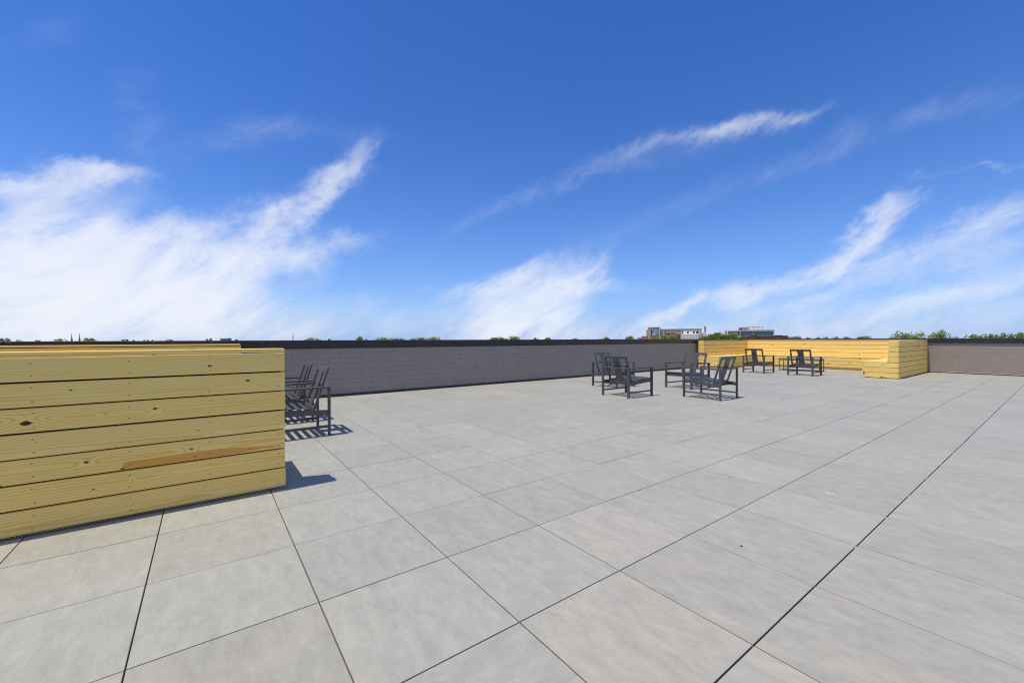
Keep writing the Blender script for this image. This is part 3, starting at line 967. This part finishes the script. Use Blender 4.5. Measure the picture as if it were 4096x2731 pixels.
for y in (4, 14):
    vs_ += [(f.X(2063), y, 0), (f.X(2180), y, 0), (f.X(2180), y, f.Z(268)), (f.X(2063), y, f.Z(312))]
link('wall', mesh_from('wall', vs_, [(0, 1, 2, 3), (7, 6, 5, 4), (0, 4, 5, 1), (1, 5, 6, 2), (2, 6, 7, 3), (3, 7, 4, 0)], M['concrete']), f.e)
f.box('door', 2100, 2125, 440, None, 3.9, 4.05, M['darkmetal'])
f = Far('brick_chimney', 'tall brown brick chimney right of the cream white block', 'chimney', **A2)
cxm = (f.X(2135) + f.X(2182)) / 2
def tapered(nm, parent, cx, cy, r0, r1, z0, z1, mat, n=14):
    vs_, fs = [], []
    for (r_, z_) in ((r0, z0), (r1, z1)):
        for k in range(n):
            t_ = 2 * math.pi * k / n
            vs_.append((cx + r_ * math.cos(t_), cy + r_ * math.sin(t_), z_))
    for k in range(n): fs.append((k, (k + 1) % n, n + (k + 1) % n, n + k))
    fs.append(tuple(range(n, 2 * n)))
    return link(nm, mesh_from(nm, vs_, fs, mat), parent)
tapered('shaft', f.e, cxm, 12, 1.0, .60, 0, f.Z(135), M['brick'])
tapered('cap', f.e, cxm, 12, .66, .68, f.Z(134.9), f.Z(122), M['darkbrick'])

f = Far('stepped_building', 'low brown stepped brick building left of the glass tower', 'building', **A2)
f.box('wall', 110, 238, 428, None, 2, 14, M['tanbrick'])
f.box('upper_wall', 238.5, 420, 402, None, 3, 15, M['tanbrick'])
f.box('upper_band', 237, 421, 396, 402.4, 2.8, 15.2, M['brown'])
f.box('front_wall', 180, 452, 452, None, -3, 1.9, M['brick'])
for k in range(5): f.box('window', 255 + k * 32, 272 + k * 32, 420, 440, 2.95, 3.3, M['window'])

A4 = dict(azd=-23.1, dist=400.0, c0=1195.0, hor=417.0, sx=0.02743, sz=0.03205)
f = Far('modern_building', 'modern grey block with wide teal glazing and white panels on its roof', 'building', **A4)
f.box('core', 706, 1684, 205, None, 2.2, 26, M['greyconc'])
f.box('top_frame', 706, 1684, 190, 226, -.8, 2.18, M['greyconc'])
f.box('bottom_frame', 706, 1684, 338, None, -.8, 2.17, M['greyconc'])
for (xa, xb) in ((706, 718), (776, 802), (1130, 1144), (1650, 1684)):
    f.box('pier', xa, xb, 226.4, 337.6, -.8, 2.16, M['greyconc'])
for (xa, xb) in ((718.5, 775.5), (802.5, 1129.5), (1144.5, 1649.5)):
    f.box('glazing', xa, xb, 226.6, 337.4, 1.5, 2.1, M['glass'])
many_boxes('fins', f.e, [(f.X(c) - .05, f.X(c) + .05, .9, 1.48, f.Z(336), f.Z(228 + (18 if (c // 12) % 3 else 0))) for c in list(range(808, 1128, 12)) + list(range(1150, 1648, 12))], M['paleglass'])
f.box('brown_wing', 466, 705.5, 222, None, .5, 22, M['brown'])
f.box('white_band', 464, 705.4, 190, 221.6, .2, 22.2, M['concrete'])
f.box('wing_window', 470, 580, 234, 266, .38, .8, M['glass'])
f.box('sign_box', 360, 463.5, 185, None, -.6, 18, M['white'])
f.box('sign_window', 368, 440, 240, 268, -.7, -.2, M['glass'])
many_boxes('sign_lettering', f.e, [(f.X(372 + k * 10), f.X(379 + k * 10), -.68, -.58, f.Z(224), f.Z(207 + (k % 2) * 4)) for k in range(5)], M['darkmetal'])
f.box('penthouse', 741, 1000, 112, 189.5, 8, 20, M['brown'])
f.box('louvre', 752, 842, 140, 180, 7.9, 8.3, M['darkmetal'])
f.box('plant_screen', 1000.5, 1396, 103, 189.4, 7.2, 19, M['brown'])
for (xa, xb) in ((1018, 1130), (1146, 1255), (1272, 1384)):
    f.box('white_panel', xa, xb, 116, 186, 7.0, 7.5, M['white'])
A5 = dict(A4); A5['dist'] = 330.0; A5['sx'] = 0.02263; A5['sz'] = 0.02644
f = Far('brick_building', 'long low dark brick building below the modern grey block', 'building', **A5)
f.box('wall', 812, 2018, 350, None, 0, 14, M['darkbrick'])
f.box('coping_band', 810, 2020, 344, 350.5, -.25, 14.2, M['brown'])
for (xa, xb, tp) in ((1080, 1258, 332), (1708, 1886, 330)):
    f.box('raised_bay', xa, xb, tp + 6, None, -.8, 6, M['darkbrick'])
    f.box('bay_band', xa - 2, xb + 2, tp, tp + 6.4, -1.0, 6.2, M['brown'])
f.box('brick_pier', 935, 960, 365, None, -.5, -.02, M['brick'])
for xa in (860, 1010, 1320, 1400, 1490, 1560, 1640, 1800, 1930):
    f.box('window', xa, xa + 16, 372, 396, -.86 if 1708 < xa < 1886 else -.06, .3, M['window'])
f.box('shed', 2021, 2112, 374, None, 3, 12, M['roofgrey'])

# twin-spired church far to the left
x, y = at(-99.975, 900.0)
ch = empty('church', (x, y, GZ), R(99.975)); tag(ch, 'distant church with twin slate spires above the left parapet', 'church')
k9 = 900 * math.tan(R(0.255))
for sgn in (-1, 1):
    cx = sgn * k9
    tw = box('tower', ch, cx - 1.1, cx + 1.1, -1.1, 1.1, 0, 16.1 + 2.6, M['slate'])
    under(box('belfry', ch, cx - .8, cx + .8, -.8, .8, 18.71, 16.1 + 3.6, M['concrete']), tw)
    under(tapered('spire', ch, cx, 0, .62, .12, 19.71, 16.1 + 11.0, M['slate'], 8), tw)
box('nave', ch, -2.8, 2.8, 2, 26, 0, 14.0, M['tanbrick'])
rf = mesh_from('nave_roof', [(-3.1, 1.8, 14), (3.1, 1.8, 14), (0, 1.8, 15.9), (-3.1, 26.2, 14), (3.1, 26.2, 14), (0, 26.2, 15.9)], [(0, 1, 2), (5, 4, 3), (0, 2, 5, 3), (1, 4, 5, 2)], M['slate'])
link('nave_roof', rf, ch)

def small_block(name, label, cat, azd, wd, top_el, dist, mat, steps=()):
    x, y = at(azd, dist)
    e = empty(name, (x, y, GZ), R(-azd)); tag(e, label, cat)
    hw = dist * math.tan(R(wd)) / 2; zt = 16.1 + dist * math.tan(R(top_el))
    box('wall', e, -hw, hw, 0, 9, 0, zt - .35, mat)
    box('roof_edge', e, -hw - .15, hw + .15, -.15, 9.15, zt - .34, zt, M['roofgrey'])
    for (a0, a1, h) in steps:
        box('roof_box', e, -hw + 2 * hw * a0, -hw + 2 * hw * a1, 2, 6, zt + .01, zt + h, M['slate'])
    return e
small_block('office_block', 'distant grey flat block above the parapet, left of the near bench corner', 'building', -88.11, 1.06, 0.19, 700, M['roofgrey'], ((.68, .97, .55),))
small_block('house', 'tiny distant gabled roof right of the church spires', 'house', -96.67, 0.24, 0.07, 800, M['roofgrey'], ((.2, .7, .5),))
small_block('rooftop_shed', 'tiny distant rooftop plant room second right of the church spires', 'building', -96.40, 0.23, 0.10, 800, M['slate'], ((.1, .3, .45), (.75, .95, .45)))
small_block('flat_roof_building', 'sliver of a distant flat roof left of the church spires', 'building', -102.34, 0.33, 0.05, 700, M['slate'])
small_block('low_building', 'sliver of a distant low roof just right of the grey flat block', 'building', -87.12, 0.34, 0.075, 700, M['roofgrey'], ((.1, .5, .25),))
small_block('rooftop_vent_house', 'tiny dark roof box left of centre on the skyline', 'building', -77.28, 0.30, 0.10, 500, M['slate'], ((.0, .2, .35), (.7, .9, .35)))
x, y = at(-81.35, 420.0)
e = empty('smokestack', (x, y, GZ)); tag(e, 'dark slim smokestack alone on the skyline right of the near bench', 'chimney')
tapered('shaft', e, 0, 0, .55, .30, 0, 16.1 + 420 * math.tan(R(.53)), M['darkmetal'])
tapered('cap', e, 0, 0, .36, .36, 16.1 + 420 * math.tan(R(.53)) + .01, 16.1 + 420 * math.tan(R(.555)), M['slate'])
x, y = at(-72.84, 300.0)
e = empty('antenna_mast', (x, y, GZ)); tag(e, 'thin antenna mast beside a skyline tree left of centre', 'mast')
tapered('pole', e, 0, 0, .16, .05, 0, 16.1 + 300 * math.tan(R(.70)), M['slate'], 8)
tapered('tip', e, 0, 0, .05, .02, 16.1 + 300 * math.tan(R(.70)) + .005, 16.1 + 300 * math.tan(R(.74)), M['darkmetal'], 6)

# ------------------------------------------------------------------ trees
def crown_mesh(seed, n_leaf, clumps, leaf, mat_i, ragged=0.0):
    rr = random.Random(seed)
    cs = []
    for k in range(clumps):
        while True:
            v_ = Vector((rr.uniform(-1, 1), rr.uniform(-1, 1), rr.uniform(-1, 1)))
            if 0.15 < v_.length < 1: break
        rad = rr.uniform(.20, .40)
        v_ = v_.normalized() * min(v_.length ** .6, 1.0 - rad * (0.9 - ragged))
        cs.append((v_, rad))
    vs_, fs = [], []
    for k in range(n_leaf):
        c, rad = cs[rr.randrange(len(cs))]
        d = Vector((rr.gauss(0, 1), rr.gauss(0, 1), rr.gauss(0, 1))).normalized()
        q = c + d * rad * rr.uniform(.55, 1.08) ** .6
        a = (d + Vector((rr.gauss(0, .6), rr.gauss(0, .6), rr.gauss(0, .6)))).normalized()
        b_ = a.orthogonal().normalized()
        b_ = Matrix.Rotation(rr.uniform(0, 6.28), 3, a) @ b_
        c_ = a.cross(b_)
        s1, s2 = leaf * rr.uniform(.6, 1.3), leaf * rr.uniform(.4, .8)
        i = len(vs_)
        vs_ += [tuple(q - b_ * s1), tuple(q + c_ * s2), tuple(q + b_ * s1), tuple(q - c_ * s2)]
        fs.append((i, i + 1, i + 2, i + 3))
    return mesh_from('crown', vs_, fs, LEAF[mat_i])

CROWN = {}
for mi in range(4):
    CROWN[mi] = [crown_mesh(11 + mi * 10 + k, 2600, 40, .085, mi, (0.0, .2, .1)[k]) for k in range(3)]
CROWN['big'] = [crown_mesh(91, 12000, 60, .050, 3, .0)]
CROWN['airy'] = [crown_mesh(95, 4600, 60, .048, 1, .3), crown_mesh(97, 4600, 60, .048, 2, .35)]

def trunk_mesh(h, r, rx, seed):
    rr = random.Random(seed)
    vs_, fs = [], []
    def limb(a, b_, r0, r1, n=7):
        d = (b_ - a).normalized(); u_ = d.orthogonal().normalized(); w_ = d.cross(u_)
        i = len(vs_)
        for (c, q) in ((a, r0), (b_, r1)):
            for k in range(n):
                t_ = 2 * math.pi * k / n
                vs_.append(tuple(c + (u_ * math.cos(t_) + w_ * math.sin(t_)) * q))
        for k in range(n): fs.append((i + k, i + (k + 1) % n, i + n + (k + 1) % n, i + n + k))
    limb(Vector((0, 0, 0)), Vector((0, 0, h * .55)), r, r * .62)
    limb(Vector((0, 0, h * .55)), Vector((.1, .05, h * .9)), r * .62, r * .15)
    for k in range(6):
        t_ = k * 1.05 + rr.uniform(-.3, .3); z_ = h * rr.uniform(.45, .68)
        limb(Vector((0, 0, z_)), Vector((math.cos(t_) * rx * .65, math.sin(t_) * rx * .65, z_ + h * rr.uniform(.1, .22))), r * .4, r * .1, 5)
    return mesh_from('trunk', vs_, fs, M['bark'])

TREES = [  # azimuth, width and top in degrees, distance, leaf kind, label
    (-104.4, .35, .26, 260, 0, 'olive tree cut by the left edge of the photograph'),
    (-104.1, .42, .27, 300, 0, 'rounded olive tree at the far left, second from the photograph edge'),
    (-103.53, .55, .12, 420, 0, 'low olive tree top in the far left, third from the photograph edge'),
    (-100.97, 1.04, .20, 330, 1, 'broad green tree immediately left of the church spires'),
    (-99.02, 1.10, .265, 330, 1, 'broad green tree immediately right of the church spires'),
    (-95.88, .24, .11, 520, 1, 'small tree top, first right of the rooftop plant room'),
    (-95.10, .18, .10, 540, 1, 'small tree top, second right of the rooftop plant room'),
    (-94.81, .18, .11, 540, 1, 'small tree top, third right of the rooftop plant room'),
    (-94.45, .20, .11, 540, 1, 'small tree top, fourth right of the rooftop plant room'),
    (-93.08, .65, .12, 420, 1, 'low flat-topped tree midway along the near bench top'),
    (-89.87, .29, .29, 360, 2, 'left one of two pointed yellow-green trees by the grey flat block'),
    (-89.53, .34, .29, 360, 2, 'right one of two pointed yellow-green trees by the grey flat block'),
    (-79.19, 1.77, .315, 220, 2, 'sunlit yellow-green tree right of the dark smokestack'),
    (-73.43, 1.35, .45, 210, 1, 'open-crowned green tree beside the thin antenna mast'),
    (-70.79, 2.36, .385, 200, 2, 'wide feathery yellow-green tree right of the antenna mast'),
    (-68.82, 1.48, .22, 240, 0, 'dark low tree right of the wide feathery tree'),
    (-66.16, 1.96, .34, 220, 0, 'sparse olive tree left of a bright yellow-green tree'),
    (-64.22, 2.0, .43, 200, 2, 'bright yellow-green tree left of centre, brightest on the skyline'),
    (-55.42, 2.48, .35, 230, 0, 'wide grey-green tree at the centre below the middle cloud'),
    (-53.30, 2.10, .48, 230, 0, 'taller grey-green tree at the centre, right part of the clump'),
    (-50.17, .88, .31, 260, 1, 'small round green tree just right of the central clump'),
    (-48.58, .87, .31, 260, 0, 'small dark round tree second right of the central clump'),
    (-44.91, .81, .16, 280, 0, 'low dark tree top above the left pair of chairs'),
    (-40.94, 1.54, .34, 240, 1, 'domed green tree between the central clump and the campus blocks'),
    (-37.62, 1.27, .45, 230, 1, 'airy green tree just left of the brown stepped building'),
    (-34.50, 1.0, .42, 250, 2, 'light green tree in front of the glass tower base'),
    (-33.35, .95, .74, 250, 2, 'taller light green tree in front of the campus wing'),
    (-32.43, 1.10, .64, 250, 2, 'light green tree in front of the red brick block'),
    (-27.95, 2.4, .74, 126, 'big', 'deep green tree directly before the brick chimney, left of three joined crowns'),
    (-26.60, 3.0, .96, 130, 'big', 'big deep green tree left of the modern grey block, middle of three joined crowns'),
    (-25.15, 2.2, .74, 136, 'big', 'deep green tree before the modern grey block, right of three joined crowns'),
    (-19.03, 1.15, .30, 320, 0, 'dark tree directly right of the dark brick building'),
    (-18.00, .83, .145, 340, 0, 'low tree second right of the dark brick building'),
    (-17.06, .67, .14, 340, 0, 'low tree third right of the dark brick building'),
    (-16.40, .47, .195, 340, 0, 'small dark tree above the middle of the far bench back'),
    (-15.56, .89, .22, 320, 1, 'green tree above the far bench back, left of two alike'),
    (-14.62, .89, .20, 320, 1, 'green tree above the far bench back, right of two alike'),
    (-13.10, 1.36, .26, 300, 0, 'olive tree left of the leafy tree over the right bench end'),
    (-10.23, 1.9, .58, 110, 'airy', 'leafy tree over the right bench end, left part'),
    (-8.96, 1.9, .66, 105, 'airy', 'leafy tree over the right bench end, middle part'),
    (-7.65, 1.5, .70, 110, 'airy', 'leafy tree over the right bench end, right part with loose twigs'),
    (-6.52, .55, .21, 300, 0, 'small dark tree in the gap before the right-hand trees'),
    (-5.45, 1.5, .50, 160, 1, 'rounded green tree at the right, left of the tall pair'),
    (-4.60, 1.6, .57, 165, 0, 'dome-shaped olive tree at the right, second from the edge trees'),
    (-3.65, 1.0, .67, 160, 1, 'tall green tree near the right edge of the photograph'),
    (-2.80, 1.2, .73, 160, 1, 'tall green tree cut by the right edge of the photograph'),
]
for i, (azd, wd, ed, dist, kind, lb) in enumerate(TREES):
    x, y = at(azd, dist)
    ed = ed * (0.9 if azd < -11 or kind == 'airy' else 0.66)
    t_ = dist * math.tan(R(ed)); W = dist * math.tan(R(wd))
    Rz = max(4.2, t_ * 1.5)
    u_ = (Rz - t_) / Rz
    Rx = min(W / 2 / math.sqrt(max(.12, 1 - u_ * u_)) * 1.05, 9.0)
    H = -GZ + 1.1 + t_
    tr = empty('tree', (x, y, GZ), random.uniform(0, 6.28)); tag(tr, lb, 'tree', 'trees on the skyline')
    cm = CROWN[kind][i % len(CROWN[kind])]
    c = link('crown', cm, tr, (0, 0, H - Rz * 1.0))
    c.scale = (Rx, Rx, Rz)
    link('trunk', trunk_mesh(H - Rz * .7, .16 + Rx * .035, Rx, i), tr)
